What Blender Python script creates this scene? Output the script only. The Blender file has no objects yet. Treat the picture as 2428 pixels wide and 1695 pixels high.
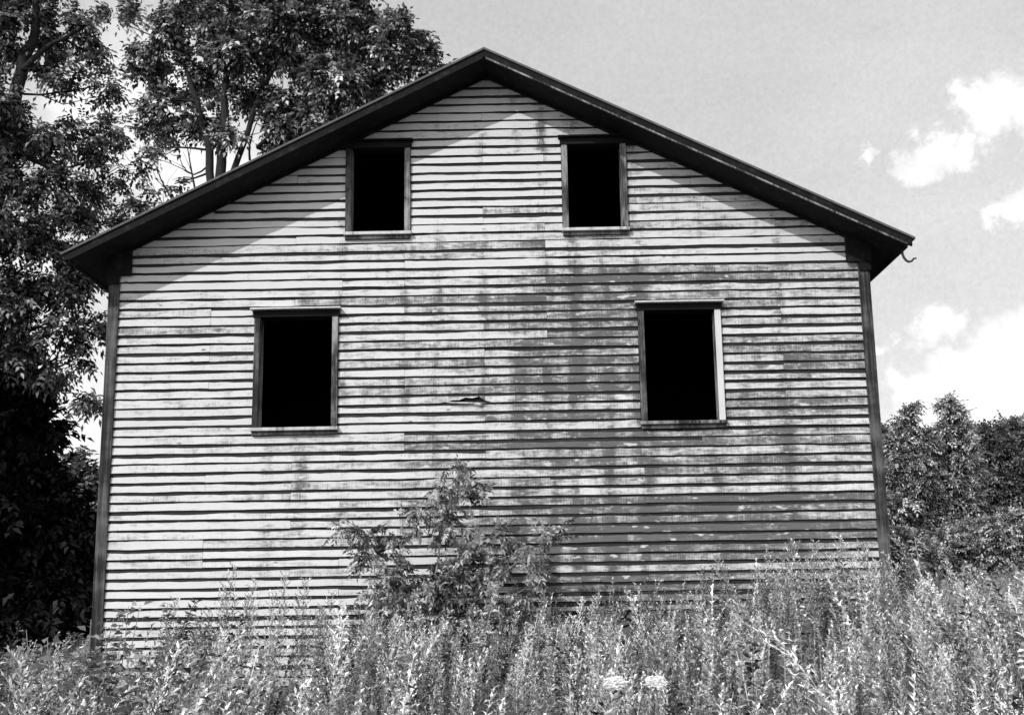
import bpy, math, random
import numpy as np
from mathutils import Matrix, Vector
R = math.radians
rng = np.random.default_rng(7)
random.seed(7)
scene = bpy.context.scene
col = scene.collection

# ------------------------------------------------------------------ camera
F_PX, PITCH, ROLL, YAW = 2866.2, 0.198, -0.0155, -0.011
CAM = np.array([0.406, -13.326, 0.0])          # eye level is z = 0
fw = np.array([math.sin(YAW)*math.cos(PITCH), math.cos(YAW)*math.cos(PITCH), math.sin(PITCH)])
rt0 = np.array([math.cos(YAW), -math.sin(YAW), 0.0]); up0 = np.cross(rt0, fw)
rt = rt0*math.cos(ROLL) + up0*math.sin(ROLL)
up = -rt0*math.sin(ROLL) + up0*math.cos(ROLL)
cd = bpy.data.cameras.new('camera'); cam = bpy.data.objects.new('camera', cd); col.objects.link(cam)
cd.sensor_width = 36.0; cd.lens = F_PX/2428*36.0; cd.clip_start = 0.05; cd.clip_end = 2000
m = Matrix.Identity(4)
for i in range(3):
    m[i][0] = rt[i]; m[i][1] = up[i]; m[i][2] = -fw[i]; m[i][3] = CAM[i]
cam.matrix_world = m
scene.camera = cam
K = 2428/2296.0
def at(u, v, Y):
    """where a sight line meets the vertical plane y = Y (used to read positions off the photograph)"""
    d = fw + rt*((u*K-1214)/F_PX) - up*((v*K-847.5)/F_PX)
    t = (Y-CAM[1])/d[1]
    return CAM + t*d
def mpp(Y): return (Y-CAM[1])/F_PX*K         # metres per reading unit at depth Y

# ------------------------------------------------------------------ light and sky
SUN = np.array([-0.38, -0.515, 0.457]); SUN /= np.linalg.norm(SUN)
ELEV = math.asin(SUN[2]); ROT = math.atan2(SUN[0], SUN[1]) % (2*math.pi)
SUN_STRENGTH, SKY_STRENGTH, EXPOSURE = 3.6, 0.15, 0.15
sl = bpy.data.lights.new('sun', 'SUN'); so = bpy.data.objects.new('sun', sl); col.objects.link(so)
sl.energy = SUN_STRENGTH; sl.angle = R(0.5); sl.color = (1, 1, 1)
so.rotation_euler = Vector(SUN).to_track_quat('Z', 'Y').to_euler(); so.location = (-20, -25, 30)
scene.view_settings.view_transform = 'Standard'; scene.view_settings.look = 'None'
scene.view_settings.exposure = EXPOSURE; scene.view_settings.gamma = 1.0
scene.view_settings.use_curve_mapping = False
scene.cycles.max_bounces = 6; scene.cycles.transparent_max_bounces = 4

class NT:
    """small helper for wiring node trees"""
    def __init__(s, nt): s.nt = nt; nt.nodes.clear()
    def n(s, t, **kw):
        nd = s.nt.nodes.new(t)
        for k, v in kw.items():
            if k.startswith('i_'):
                key = k[2:]; key = int(key) if key.isdigit() else key.replace('_', ' ')
                s.put(nd, key, v)
            else: setattr(nd, k, v)
        return nd
    def put(s, nd, key, v):
        if isinstance(v, bpy.types.NodeSocket): s.nt.links.new(v, nd.inputs[key])
        else: nd.inputs[key].default_value = v
    def math(s, op, a, b=0.0, c=None, clamp=False):
        nd = s.nt.nodes.new('ShaderNodeMath'); nd.operation = op; nd.use_clamp = clamp
        s.put(nd, 0, a); s.put(nd, 1, b)
        if c is not None: s.put(nd, 2, c)
        return nd.outputs[0]
    def ramp(s, v, lo, hi, a=0.0, b=1.0):
        nd = s.n('ShaderNodeMapRange', interpolation_type='SMOOTHSTEP')
        s.put(nd, 0, v); s.put(nd, 1, lo); s.put(nd, 2, hi); s.put(nd, 3, a); s.put(nd, 4, b)
        return nd.outputs[0]
    def scale(s, v, sc):
        nd = s.n('ShaderNodeVectorMath', operation='MULTIPLY'); s.put(nd, 0, v); s.put(nd, 1, sc)
        return nd.outputs[0]
    def noise(s, v, scale=1.0, detail=4.0, rough=0.55):
        nd = s.n('ShaderNodeTexNoise'); s.put(nd, 'Vector', v)
        nd.inputs['Scale'].default_value = scale; nd.inputs['Detail'].default_value = detail
        nd.inputs['Roughness'].default_value = rough
        return nd.outputs['Fac']
    def mix(s, f, a, b):
        nd = s.n('ShaderNodeMix', data_type='FLOAT')
        s.put(nd, 0, f); s.put(nd, 2, a); s.put(nd, 3, b)
        return nd.outputs[0]
    def grey(s, v):
        nd = s.n('ShaderNodeCombineColor'); 
        for i in range(3): s.put(nd, i, v)
        return nd.outputs[0]

w = bpy.data.worlds.new('World'); scene.world = w; w.use_nodes = True
t = NT(w.node_tree)
sky = t.n('ShaderNodeTexSky', sky_type='NISHITA', sun_disc=False, sun_elevation=ELEV, sun_rotation=ROT)
bw = t.n('ShaderNodeRGBToBW'); t.put(bw, 0, sky.outputs[0])          # black-and-white film
tc = t.n('ShaderNodeTexCoord'); gen = tc.outputs['Generated']
nv = t.n('ShaderNodeTexNoise'); t.put(nv, 'Vector', gen); nv.inputs['Scale'].default_value = 22; nv.inputs['Detail'].default_value = 7
nv.inputs['Roughness'].default_value = 0.62
off = t.n('ShaderNodeVectorMath', operation='SUBTRACT'); t.put(off, 0, nv.outputs['Color']); off.inputs[1].default_value = (.5, .5, .5)
wob = t.n('ShaderNodeVectorMath', operation='MULTIPLY_ADD'); t.put(wob, 0, off.outputs[0]); wob.inputs[1].default_value = (.085,)*3; t.put(wob, 2, gen)
CLOUDS = [(2200, 255, 56), (2270, 220, 56), (2300, 270, 50), (2040, 378, 34), (2090, 360, 42), (2140, 350, 28), (1950, 345, 16), (2345, 250, 60),
          (2275, 468, 24), (2310, 455, 36), (2080, 730, 40), (2120, 715, 34), (2260, 775, 62), (2200, 800, 52), (2130, 830, 44), (2320, 760, 70), (2070, 860, 40), (2010, 880, 40), (2120, 900, 70), (2230, 880, 95), (2030, 940, 60), (1985, 760, 16), (2330, 900, 90),
          (150, 900, 150), (60, 620, 120), (300, 250, 160), (480, 420, 130)]
acc = None
for (u, v, r) in CLOUDS:
    d = at(u, v, 50.0) - CAM; d /= np.linalg.norm(d)
    ang = r*K/F_PX
    dn = t.n('ShaderNodeVectorMath', operation='DISTANCE'); t.put(dn, 0, wob.outputs[0]); dn.inputs[1].default_value = tuple(d)
    soft = 0.55 if u > 1000 else 1.0
    e0, e1 = (ang*1.1-min(ang*.5, .014), ang*1.1+.006) if u > 1000 else (ang*.6, ang*1.5)
    b = t.ramp(dn.outputs['Value'], e0, e1, 1.0 if u > 1000 else .75, 0.0)
    acc = b if acc is None else t.math('MAXIMUM', acc, b)
# thin high veil: brightens the sky unevenly everywhere
veil = t.noise(t.scale(gen, (1.5, 1.5, 4)), 2.0, 5)
base = t.math('ADD', t.math('MULTIPLY', bw.outputs[0], 0.42), t.ramp(veil, .3, .75, 2.85, 3.5))
# broad bright haze, added on the sun's side to fill the shaded wall
dt = t.n('ShaderNodeVectorMath', operation='DOT_PRODUCT'); t.put(dt, 0, gen); dt.inputs[1].default_value = tuple(SUN)
base = t.math('ADD', base, t.ramp(dt.outputs['Value'], .05, .95, 0.0, 6.5))
GRAIN = t.noise(gen, 260, 3, .7)
base = t.math('MULTIPLY', base, t.math('ADD', .83, t.math('MULTIPLY', GRAIN, .33)))
cn2 = t.noise(t.scale(gen, (1, 1, 1.6)), 14, 5, .6); cl = t.ramp(cn2, .3, .6, 5.7, 6.9)
rad = t.mix(acc, base, cl)
bg = t.n('ShaderNodeBackground'); t.put(bg, 0, t.grey(rad)); bg.inputs[1].default_value = SKY_STRENGTH
wo = t.n('ShaderNodeOutputWorld'); t.put(wo, 0, bg.outputs[0])

# ------------------------------------------------------------------ object helpers
def tag(o, label=None, cat=None, group=None, kind=None):
    if label: o['label'] = label
    if cat: o['category'] = cat
    if group: o['group'] = group
    if kind: o['kind'] = kind
    return o
def empty(name, loc):
    o = bpy.data.objects.new(name, None); col.objects.link(o); o.location = loc
    o.empty_display_size = 0.3
    return o
class MB:
    """collects vertices and faces; build() links them as one mesh object"""
    def __init__(s): s.v = []; s.f = []; s.t = []; s.mi = []
    def add(s, V, F, tone=0.5, mi=0):
        o = len(s.v); s.v += [tuple(map(float, p)) for p in V]
        s.f += [tuple(o+i for i in f) for f in F]
        s.t += [tone]*len(V); s.mi += [mi]*len(F)
    def box(s, x0, x1, y0, y1, z0, z1, tone=0.5, mi=0):
        V = [(x, y, z) for z in (z0, z1) for y in (y0, y1) for x in (x0, x1)]
        s.add(V, [(0, 2, 3, 1), (4, 5, 7, 6), (0, 1, 5, 4), (2, 6, 7, 3), (0, 4, 6, 2), (1, 3, 7, 5)], tone, mi)
    def prism(s, poly, y0, y1, tone=0.5, mi=0):
        """polygon in x-z swept along y"""
        n = len(poly)
        V = [(x, y0, z) for x, z in poly] + [(x, y1, z) for x, z in poly]
        s.add(V, [tuple(range(n)), tuple(range(2*n-1, n-1, -1))] + [(i, i+n, (i+1) % n+n, (i+1) % n) for i in range(n)], tone, mi)
    def tube(s, P, rad, k=6, tone=0.5, mi=0):
        P = [np.array(p, float) for p in P]; n = len(P); V = []
        for i in range(n):
            d = P[min(i+1, n-1)]-P[max(i-1, 0)]; d /= (np.linalg.norm(d)+1e-9)
            a = np.cross(d, (0.3, 1, .2)); a /= np.linalg.norm(a); b = np.cross(d, a)
            for j in range(k):
                th = 2*math.pi*j/k
                V.append(P[i]+rad[i]*(a*math.cos(th)+b*math.sin(th)))
        F = [(i*k+j, i*k+(j+1) % k, (i+1)*k+(j+1) % k, (i+1)*k+j) for i in range(n-1) for j in range(k)]
        F += [tuple(range(k-1, -1, -1)), tuple((n-1)*k+j for j in range(k))]
        s.add(V, F, tone, mi)
    def build(s, name, mat, parent=None, smooth=False, recalc=True):
        me = bpy.data.meshes.new(name)
        me.from_pydata(s.v, [], s.f)
        at_ = me.attributes.new('tone', 'FLOAT', 'POINT'); at_.data.foreach_set('value', np.array(s.t, np.float32))
        for mm in (mat if isinstance(mat, (list, tuple)) else [mat]): me.materials.append(mm)
        me.polygons.foreach_set('material_index', np.array(s.mi, np.int32))
        if recalc:
            import bmesh
            bm = bmesh.new(); bm.from_mesh(me); bmesh.ops.recalc_face_normals(bm, faces=bm.faces); bm.to_mesh(me); bm.free()
        if smooth: me.polygons.foreach_set('use_smooth', np.ones(len(me.polygons), bool))
        me.update()
        return link(name, me, parent)
def link(name, me, parent=None):
    o = bpy.data.objects.new(name, me); col.objects.link(o)
    if parent is not None:
        o.parent = parent
        l = Vector((0, 0, 0)); q = parent
        while q is not None:
            if q.type == 'EMPTY': l += q.location
            q = q.parent
        o.matrix_parent_inverse = Matrix.Translation(-l) if parent.type == 'EMPTY' else Matrix.Identity(4)
    return o

class Leaves:
    """numpy collector of leaf faces (kites folded along the midrib) and thin stems"""
    def __init__(s): s.V = []; s.T = []; s.n = 0; s.ex = MB()
    def kites(s, P, D, N, L, Wd, tone, fold=.25, droop=.15):
        """base P, direction D, normal N (n,3), length L, width Wd"""
        P = np.asarray(P, float); n = len(P)
        if n == 0: return
        D = D/np.linalg.norm(D, axis=1, keepdims=True)
        S = np.cross(D, N); S /= (np.linalg.norm(S, axis=1, keepdims=True)+1e-9)
        N = np.cross(S, D)
        L = np.broadcast_to(L, n)[:, None]; Wd = np.broadcast_to(Wd, n)[:, None]
        mid = P + D*L*.45
        a = mid + S*Wd*.5 + N*Wd*fold; b = mid - S*Wd*.5 + N*Wd*fold
        tip = P + D*L - N*L*droop
        s.V.append(np.stack([P, a, tip, b], 1).reshape(-1, 3)); s.T.append(np.repeat(np.broadcast_to(tone, n), 4)); s.n += n
    def data(s):
        V = np.concatenate(s.V) if s.V else np.zeros((0, 3)); T = np.concatenate(s.T) if s.T else np.zeros(0)
        return V, T
    def build(s, name, mat, parent=None):
        V, T = s.data(); return quads(name, V, T, mat, parent)
def quads(name, V, T, mat, parent=None):
    n = len(V)//4
    me = bpy.data.meshes.new(name)
    me.vertices.add(len(V)); me.vertices.foreach_set('co', np.ascontiguousarray(V, np.float32).ravel())
    me.loops.add(len(V)); me.loops.foreach_set('vertex_index', np.arange(len(V), dtype=np.int32))
    me.polygons.add(n); me.polygons.foreach_set('loop_start', np.arange(0, 4*n, 4, dtype=np.int32))
    me.polygons.foreach_set('loop_total', np.full(n, 4, np.int32))
    a = me.attributes.new('tone', 'FLOAT', 'POINT'); a.data.foreach_set('value', np.ascontiguousarray(T, np.float32))
    me.materials.append(mat); me.update(calc_edges=True); me.validate()
    return link(name, me, parent)
def unit(n):
    a = rng.normal(size=(n, 3)); return a/np.linalg.norm(a, axis=1, keepdims=True)

# ------------------------------------------------------------------ materials
def mat(name, fn, rough=0.8, spec=0.3):
    m_ = bpy.data.materials.new(name); m_.use_nodes = True
    t = NT(m_.node_tree); out = t.n('ShaderNodeOutputMaterial')
    p = t.n('ShaderNodeBsdfPrincipled'); p.inputs['Roughness'].default_value = rough
    p.inputs['Specular IOR Level'].default_value = spec
    v = fn(t, p)
    if v is not None: t.put(p, 'Base Color', t.grey(v))
    t.put(out, 0, p.outputs[0])
    return m_
def objco(t): return t.n('ShaderNodeTexCoord').outputs['Object']
def tone(t):
    a = t.n('ShaderNodeAttribute', attribute_name='tone'); return a.outputs['Fac']
def bump(t, p, h, strength=.3, dist=.01):
    b = t.n('ShaderNodeBump'); b.inputs['Strength'].default_value = strength; b.inputs['Distance'].default_value = dist
    t.put(b, 'Height', h); t.put(p, 'Normal', b.outputs[0])

def siding_fn(t, p):
    co = objco(t); tn = tone(t)
    sh = t.n('ShaderNodeVectorMath', operation='ADD'); t.put(sh, 0, co)
    cx = t.n('ShaderNodeCombineXYZ'); t.put(cx, 0, t.math('MULTIPLY', tn, 37.0)); t.put(cx, 2, t.math('MULTIPLY', tn, 11.0)); t.put(sh, 1, cx.outputs[0])
    per = sh.outputs[0]                                        # shifts the pattern from board to board
    blot = t.noise(t.scale(per, (2.6, 1, 11)), 1.0, 6, .62)    # blotches on each board
    fine = t.noise(t.scale(per, (11, 1, 34)), 1.0, 5, .65)     # speckled wear
    grain = t.noise(t.scale(per, (3, 1, 120)), 1.0, 4, .6)     # grain along the board
    hair = t.noise(t.scale(co, (70, 1, 9)), 1.0, 4, .65)       # fine vertical weather marks
    strk = t.noise(t.scale(co, (9, 1, .9)), 1.0, 4, .6)      # drip streaks running down the wall
    big = t.noise(t.scale(co, (.8, 1, 1.1)), 1.3, 4)
    def blob(cx_, cz_, sx, sz):
        d = t.n('ShaderNodeVectorMath', operation='DISTANCE'); t.put(d, 0, t.scale(co, (1/sx, 0, 1/sz))); d.inputs[1].default_value = (cx_/sx, 0, cz_/sz)
        return t.ramp(d.outputs['Value'], .15, 1.0, 1.0, 0.0)
    sx = t.n('ShaderNodeSeparateXYZ'); t.put(sx, 0, co)
    worn = t.math('ADD', t.math('MULTIPLY', blob(2.3, .45, 3.2, 1.8), .45), t.ramp(sx.outputs[0], -2.4, 1.4, 0, .22))
    for (a, b, c, d, g) in ((1.0, 2.6, 1.3, 1.9, .42), (2.1, 3.55, 1.6, .9, .36), (-.4, 1.6, 1.5, 1.4, .22), (.55, 3.4, .5, 2.0, .25), (3.3, 2.3, .9, 1.2, .26),
                            (-2.1, 1.2, 1.0, .8, .14), (1.25, 3.75, .55, .7, .3), (.2, .4, 1.6, .9, .2), (-.9, 3.0, .9, 1.5, .12)):
        worn = t.math('ADD', worn, t.math('MULTIPLY', blob(a, b, c, d), g*.6))
    worn = t.math('SUBTRACT', worn, t.math('MULTIPLY', t.ramp(sx.outputs[2], 3.3, 4.6), .30))
    worn = t.math('SUBTRACT', worn, t.ramp(sx.outputs[0], -.8, -2.8, 0, .05))
    # rain stains running down from the board joints and the sills
    zn = t.noise(t.scale(co, (2.5, 1, 1.1)), 1.0, 4, .6)
    for jx, wd, g in ((-2.45, .10, .3), (-2.1, .14, .35), (-1.66, .09, .4), (-.95, .07, .35), (-.55, .10, .3), (-.05, .08, .4), (.34, .10, .4), (.66, .09, .65), (.98, .10, .7), (1.32, .08, .5), (1.7, .12, .6), (2.5, .12, .3), (3.3, .1, .3)):
        dx_ = t.math('ABSOLUTE', t.math('SUBTRACT', t.math('ADD', sx.outputs[0], t.math('MULTIPLY', t.math('SUBTRACT', hair, .5), .10)), jx))
        worn = t.math('ADD', worn, t.math('MULTIPLY', t.math('MULTIPLY', t.ramp(dx_, 0, wd*1.5, 1, 0), t.ramp(zn, .42, .62)), g))
    f = t.math('ADD', worn, .12)
    for src, k in ((tn, .72), (blot, 1.7), (fine, 1.2), (strk, .7), (big, .35), (grain, .6), (hair, .9)):
        f = t.math('ADD', f, t.math('MULTIPLY', t.math('SUBTRACT', src, .5), k))
    bare = t.ramp(f, .05, .95)
    paint = t.math('ADD', .435, t.math('MULTIPLY', t.math('SUBTRACT', grain, .5), .12))
    wood = t.math('ADD', .08, t.math('MULTIPLY', t.math('SUBTRACT', grain, .5), .12))
    c = t.mix(bare, paint, wood)
    # last flakes of white paint on the bare boards
    fl = t.noise(t.scale(per, (4, 1, 10)), 1.6, 3, .45)
    c = t.mix(t.math('MULTIPLY', t.ramp(fl, .62, .69), .85), c, .42)
    # knots
    vo = t.n('ShaderNodeTexVoronoi'); t.put(vo, 'Vector', t.scale(per, (1, 0, 2.2))); vo.inputs['Scale'].default_value = 2.3
    c = t.mix(t.ramp(vo.outputs['Distance'], .03, .085, .8, 0.0), c, .08)
    bump(t, p, t.math('ADD', grain, t.math('MULTIPLY', bare, -.6)), .35, .004)
    return c
M = {}
M['siding'] = mat('weathered_white_clapboard', siding_fn, .85, .2)
M['butt'] = mat('grimy_lap_shadow_edge', lambda t, p: t.math('ADD', .012, t.math('MULTIPLY', t.noise(objco(t), 9, 3), .03)), .95, .1)  # grime plus the black shadow line under each lap, painted in
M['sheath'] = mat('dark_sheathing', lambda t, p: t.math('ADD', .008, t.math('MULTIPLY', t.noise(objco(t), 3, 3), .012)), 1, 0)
M['inside'] = mat('shade_black_interior_boards', lambda t, p: t.math('ADD', .004, t.math('MULTIPLY', t.noise(t.scale(objco(t), (8, 8, 1)), 1, 3), .008)), 1, 0)  # near-black so the rooms look unlit; their shade is in the colour
def darkpaint(t, p):
    co = objco(t); g = t.noise(t.scale(co, (6, 6, 6)), 1.5, 6, .65)
    bump(t, p, g, .3, .004)
    return t.math('ADD', .004, t.math('MULTIPLY', t.ramp(g, .5, .8), .022))
M['dark'] = mat('flaking_dark_trim_paint', darkpaint, .8, .15)
def cornerpaint(t, p):
    co = objco(t); g = t.noise(t.scale(co, (30, 30, 1.2)), 1.0, 5, .6); h = t.noise(t.scale(co, (2, 2, 3)), 1.0, 4, .6)
    bump(t, p, g, .3, .004)
    return t.math('ADD', .012, t.math('MULTIPLY', t.ramp(t.math('ADD', t.math('MULTIPLY', g, .5), t.math('MULTIPLY', h, .5)), .42, .68), .085))
M['corner'] = mat('worn_grey_corner_paint', cornerpaint, .85, .2)
def casing_fn(lo, hi, a, b):
    def fn(t, p):
        co = objco(t); g = t.noise(t.scale(co, (45, 45, 2)), 1, 4, .6); h = t.noise(t.scale(co, (5, 5, 2.4)), 1.0, 5, .65)
        bump(t, p, g, .3, .004)
        f = t.math('ADD', t.math('MULTIPLY', g, .35), t.math('MULTIPLY', h, .65))
        return t.mix(t.ramp(f, a, b), lo, hi)
    return fn
M['casing_dark'] = mat('bare_dark_casing', casing_fn(.015, .13, .42, .68), .85, .2)
M['casing_mid'] = mat('peeling_grey_casing', casing_fn(.02, .27, .40, .66), .85, .2)
M['casing_white'] = mat('white_painted_casing', casing_fn(.40, .47, .3, .6), .8, .25)
M['sill'] = mat('pale_worn_sill', casing_fn(.14, .42, .34, .56), .85, .2)
M['pale'] = mat('pale_trim_edge', casing_fn(.34, .5, .3, .6), .8, .2)
def shingle(t, p):
    co = objco(t); br = t.n('ShaderNodeTexBrick'); t.put(br, 'Vector', t.scale(co, (3, 3, 3)))
    g = t.noise(co, 14, 5)
    return t.math('ADD', .04, t.math('MULTIPLY', g, .08))
M['shingle'] = mat('old_roof_shingles', shingle, .9, .2)
def stone_fn(t, p):
    co = objco(t); vo = t.n('ShaderNodeTexVoronoi', feature='DISTANCE_TO_EDGE'); t.put(vo, 'Vector', t.scale(co, (3, 3, 5))); vo.inputs['Scale'].default_value = 1.2
    g = t.noise(co, 9, 5); e = t.ramp(vo.outputs['Distance'], 0, .06)
    bump(t, p, t.math('ADD', e, t.math('MULTIPLY', g, .4)), .8, .03)
    return t.math('MULTIPLY', e, t.math('ADD', .03, t.math('MULTIPLY', g, .12)))
M['stone'] = mat('dark_fieldstone', stone_fn, .95, .1)
M['iron'] = mat('rusty_iron', lambda t, p: t.math('ADD', .015, t.math('MULTIPLY', t.noise(objco(t), 40, 3), .03)), .7, .3)
def bark_fn(t, p):
    co = objco(t); g = t.noise(t.scale(co, (14, 14, 3)), 1, 5, .65); bump(t, p, g, .8, .03)
    return t.math('ADD', .006, t.math('MULTIPLY', g, .03))
M['bark'] = mat('dark_bark', bark_fn, .95, .1)
M['stem'] = mat('pale_stem', lambda t, p: t.math('ADD', .08, t.math('MULTIPLY', t.noise(objco(t), 20, 3), .2)), .8, .2)
def soil_fn(t, p):
    co = objco(t); g = t.noise(co, 1.2, 6, .65); h = t.noise(co, 30, 3); bump(t, p, h, .8, .03)
    return t.math('ADD', .03, t.math('MULTIPLY', t.math('MULTIPLY', g, h), .22))
M['soil'] = mat('rough_field_ground', soil_fn, 1, .05)
def leafmat(name, lo, hi, trans=.35, rough=.45, spec=.5, pw=2.0):
    m_ = bpy.data.materials.new(name); m_.use_nodes = True
    t = NT(m_.node_tree); out = t.n('ShaderNodeOutputMaterial')
    v = t.mix(t.math('POWER', tone(t), pw), lo, hi)
    p = t.n('ShaderNodeBsdfPrincipled'); p.inputs['Roughness'].default_value = rough; p.inputs['Specular IOR Level'].default_value = spec
    t.put(p, 'Base Color', t.grey(v))
    tr = t.n('ShaderNodeBsdfTranslucent'); t.put(tr, 0, t.grey(t.math('MULTIPLY', v, 1.1)))
    mx = t.n('ShaderNodeMixShader'); mx.inputs[0].default_value = trans
    t.put(mx, 1, p.outputs[0]); t.put(mx, 2, tr.outputs[0]); t.put(out, 0, mx.outputs[0])
    return m_
M['leaf_a'] = leafmat('glossy_tree_leaf', .004, .40, .25, .36, .55, 2.7)
M['leaf_b'] = leafmat('broad_tree_leaf', .006, .68, .25, .36, .55, 2.7)
M['leaf_dark'] = leafmat('shade_dark_leaf', .003, .012, .1, .6, .2)  # near black: shade of the trees around is put into the leaf colour
M['leaf_e'] = leafmat('small_grey_leaf', .010, .66, .3, .6, .3, 1.6)
M['leaf_f'] = leafmat('dull_far_leaf', .01, .32, .3, .5, .35)
M['leaf_sap'] = leafmat('sapling_leaf', .012, .68, .35, .42, .5, 1.6)
M['leaf_broad'] = leafmat('broad_weed_leaf', .06, .45, .35, .4, .5)
M['weed'] = leafmat('weed_leaf', .008, 1.0, .2, .42, .5, 2.0)
M['petal'] = leafmat('white_petal', .7, .85, .3, .7, .2)

# ------------------------------------------------------------------ ground
def ground_z(x, y):
    x = np.asarray(x, float); y = np.asarray(y, float)
    b = np.interp(y, [-60, -20, -13.3, -6, 0, 10, 25, 80, 300], [-3, -1.95, -1.65, -1.2, -.68, -.25, -.1, -1.5, -6])
    sl_ = np.clip((y+15)/15, 0, 1)*np.interp(y, [0, 40], [1, 0])
    return b + .085*np.clip(x, -14, 5)*sl_ + .05*np.sin(x*1.3+.5*y)*np.cos(y*.9)
def build_ground():
    g = np.sign(np.linspace(-1, 1, 141))*np.abs(np.linspace(-1, 1, 141))**2.6*420
    X, Y = np.meshgrid(g, g+0.0); Z = ground_z(X, Y)
    n = len(g)
    V = np.stack([X, Y, Z], -1).reshape(-1, 3)
    b = MB(); b.v = [tuple(map(float, p)) for p in V]; b.t = [.5]*len(V)
    b.f = [(i*n+j, i*n+j+1, (i+1)*n+j+1, (i+1)*n+j) for i in range(n-1) for j in range(n-1)]; b.mi = [0]*len(b.f)
    o = b.build('ground', M['soil'], None, smooth=True, recalc=False); tag(o, kind='structure')
build_ground()

# ------------------------------------------------------------------ the house
W, WO = 4.2, 4.308                 # inner and outer edge of the corner boards
ZA, SLOPE, OV = 6.046, 0.497, 0.515
EX, EXD = 4.60, 4.675              # end of the boxed eave, end of the roof deck
DEPTH = 9.0
Z0 = -0.126
EXPO = 0.1042
def soffit(x): return ZA-SLOPE*abs(x)
house = empty('clapboard_house', (0, 0, -0.9))
tag(house, 'old two storey clapboard house with peeling white paint, dark trim and empty windows', 'house')
WINS = [dict(k='UL', x0=-1.570, x1=-.948, z0=4.162, z1=5.173), dict(k='UR', x0=.932, x1=1.553, z0=4.162, z1=5.173),
        dict(k='LL', x0=-2.584, x1=-1.761, z0=1.921, z1=3.179), dict(k='LR', x0=1.749, x1=2.553, z0=1.921, z1=3.179)]
CW = .068                          # casing width
def wavy(n, amp, seed): 
    r_ = np.random.default_rng(seed); a = r_.normal(size=n+6)
    return np.convolve(a, np.ones(5)/5, 'same')[3:3+n]*amp*2.0
def boards(b, face, xa, xb, zbot, ztop_lim, holes=(), seed=0, rake=False, joints=True):
    """clapboard courses; face(x, out, z) -> point, out = distance in front of the wall plane"""
    nco = int((ztop_lim-zbot)/EXPO)+1
    r_ = np.random.default_rng(seed)
    JX = [-3.15, -2.2, -1.66, -.95, -.05, .66, .98, 1.7, 2.35, 3.3]
    for i in range(nco):
        zb = zbot+i*EXPO+r_.normal()*.0025; zt = zbot+(i+1)*EXPO+.012
        ints = [(xa, xb)]
        for (hx0, hx1, hz0, hz1) in holes:
            if zb+EXPO*.5 > hz0 and zb+EXPO*.5 < hz1:
                new = []
                for (p, q_) in ints:
                    if hx0 > p and hx1 < q_: new += [(p, hx0), (hx1, q_)]
                    else: new.append((p, q_))
                ints = new
        if rake:
            xm = (ZA-zb)/SLOPE+.05
            ints = [(max(p, -xm), min(q_, xm)) for p, q_ in ints if max(p, -xm) < min(q_, xm)-.02]
        segs = []
        for (p, q_) in ints:
            cuts = sorted(x for x in r_.choice(JX, r_.integers(1, 4), replace=False) if p+.2 < x < q_-.2) if joints else []
            e = [p]+list(cuts)+[q_]
            for a, c in zip(e[:-1], e[1:]): segs.append((a+.0012, c-.0012))
        for (p, q_) in segs:
            n = max(2, int((q_-p)/.07)+1); xs = np.linspace(p, q_, n)
            sd = int(r_.integers(1e9))
            tn_ = float(np.clip(r_.normal(.5, .22), 0, 1))
            th = np.interp(zb, [-1, 6], [.022, .018])*(1+.12*r_.normal())+wavy(n, .002, sd)
            gap = np.interp(zb, [-1, 1, 3.5, 6], [.036, .034, .030, .025])*(1+.2*r_.normal())+wavy(n, .0042, sd+2)
            dz = wavy(n, .0022, sd+1)+(xs-xs.mean())*r_.normal()*.0008
            V = []
            for j, x in enumerate(xs):
                z1_ = zt; zz = zb+dz[j]; zg = zb+EXPO-max(.008, gap[j])
                if rake:
                    s_ = soffit(x)+.03; z1_ = min(zt, max(s_, zb+.006)); zg = min(zg, z1_-.001); zz = min(zz, zg-.002)
                # the one broken board in the middle of the wall
                if joints and zb < 2.19 < zb+EXPO and -.56 < x < -.02:
                    zz += .058*min(1, max(0, (x+.56)/.36))*min(1, max(0, (-.02-x)/.06))*(1+.2*math.sin(x*43)); zz = min(zz, zg-.004)
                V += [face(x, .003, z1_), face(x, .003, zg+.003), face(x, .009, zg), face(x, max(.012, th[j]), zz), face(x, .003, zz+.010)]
            F = []; mi = []
            o = len(b.v)
            for j in range(n-1):
                k = 5*j
                for q2, m_ in ((0, 1), (1, 1), (2, 0), (3, 1)):  # strip under the lap and butt edge take the painted shadow colour
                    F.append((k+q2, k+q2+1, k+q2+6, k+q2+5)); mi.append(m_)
            b.v += [tuple(map(float, v)) for v in V]; b.f += [tuple(o+q2 for q2 in f) for f in F]; b.t += [tn_]*len(V); b.mi += mi

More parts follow.
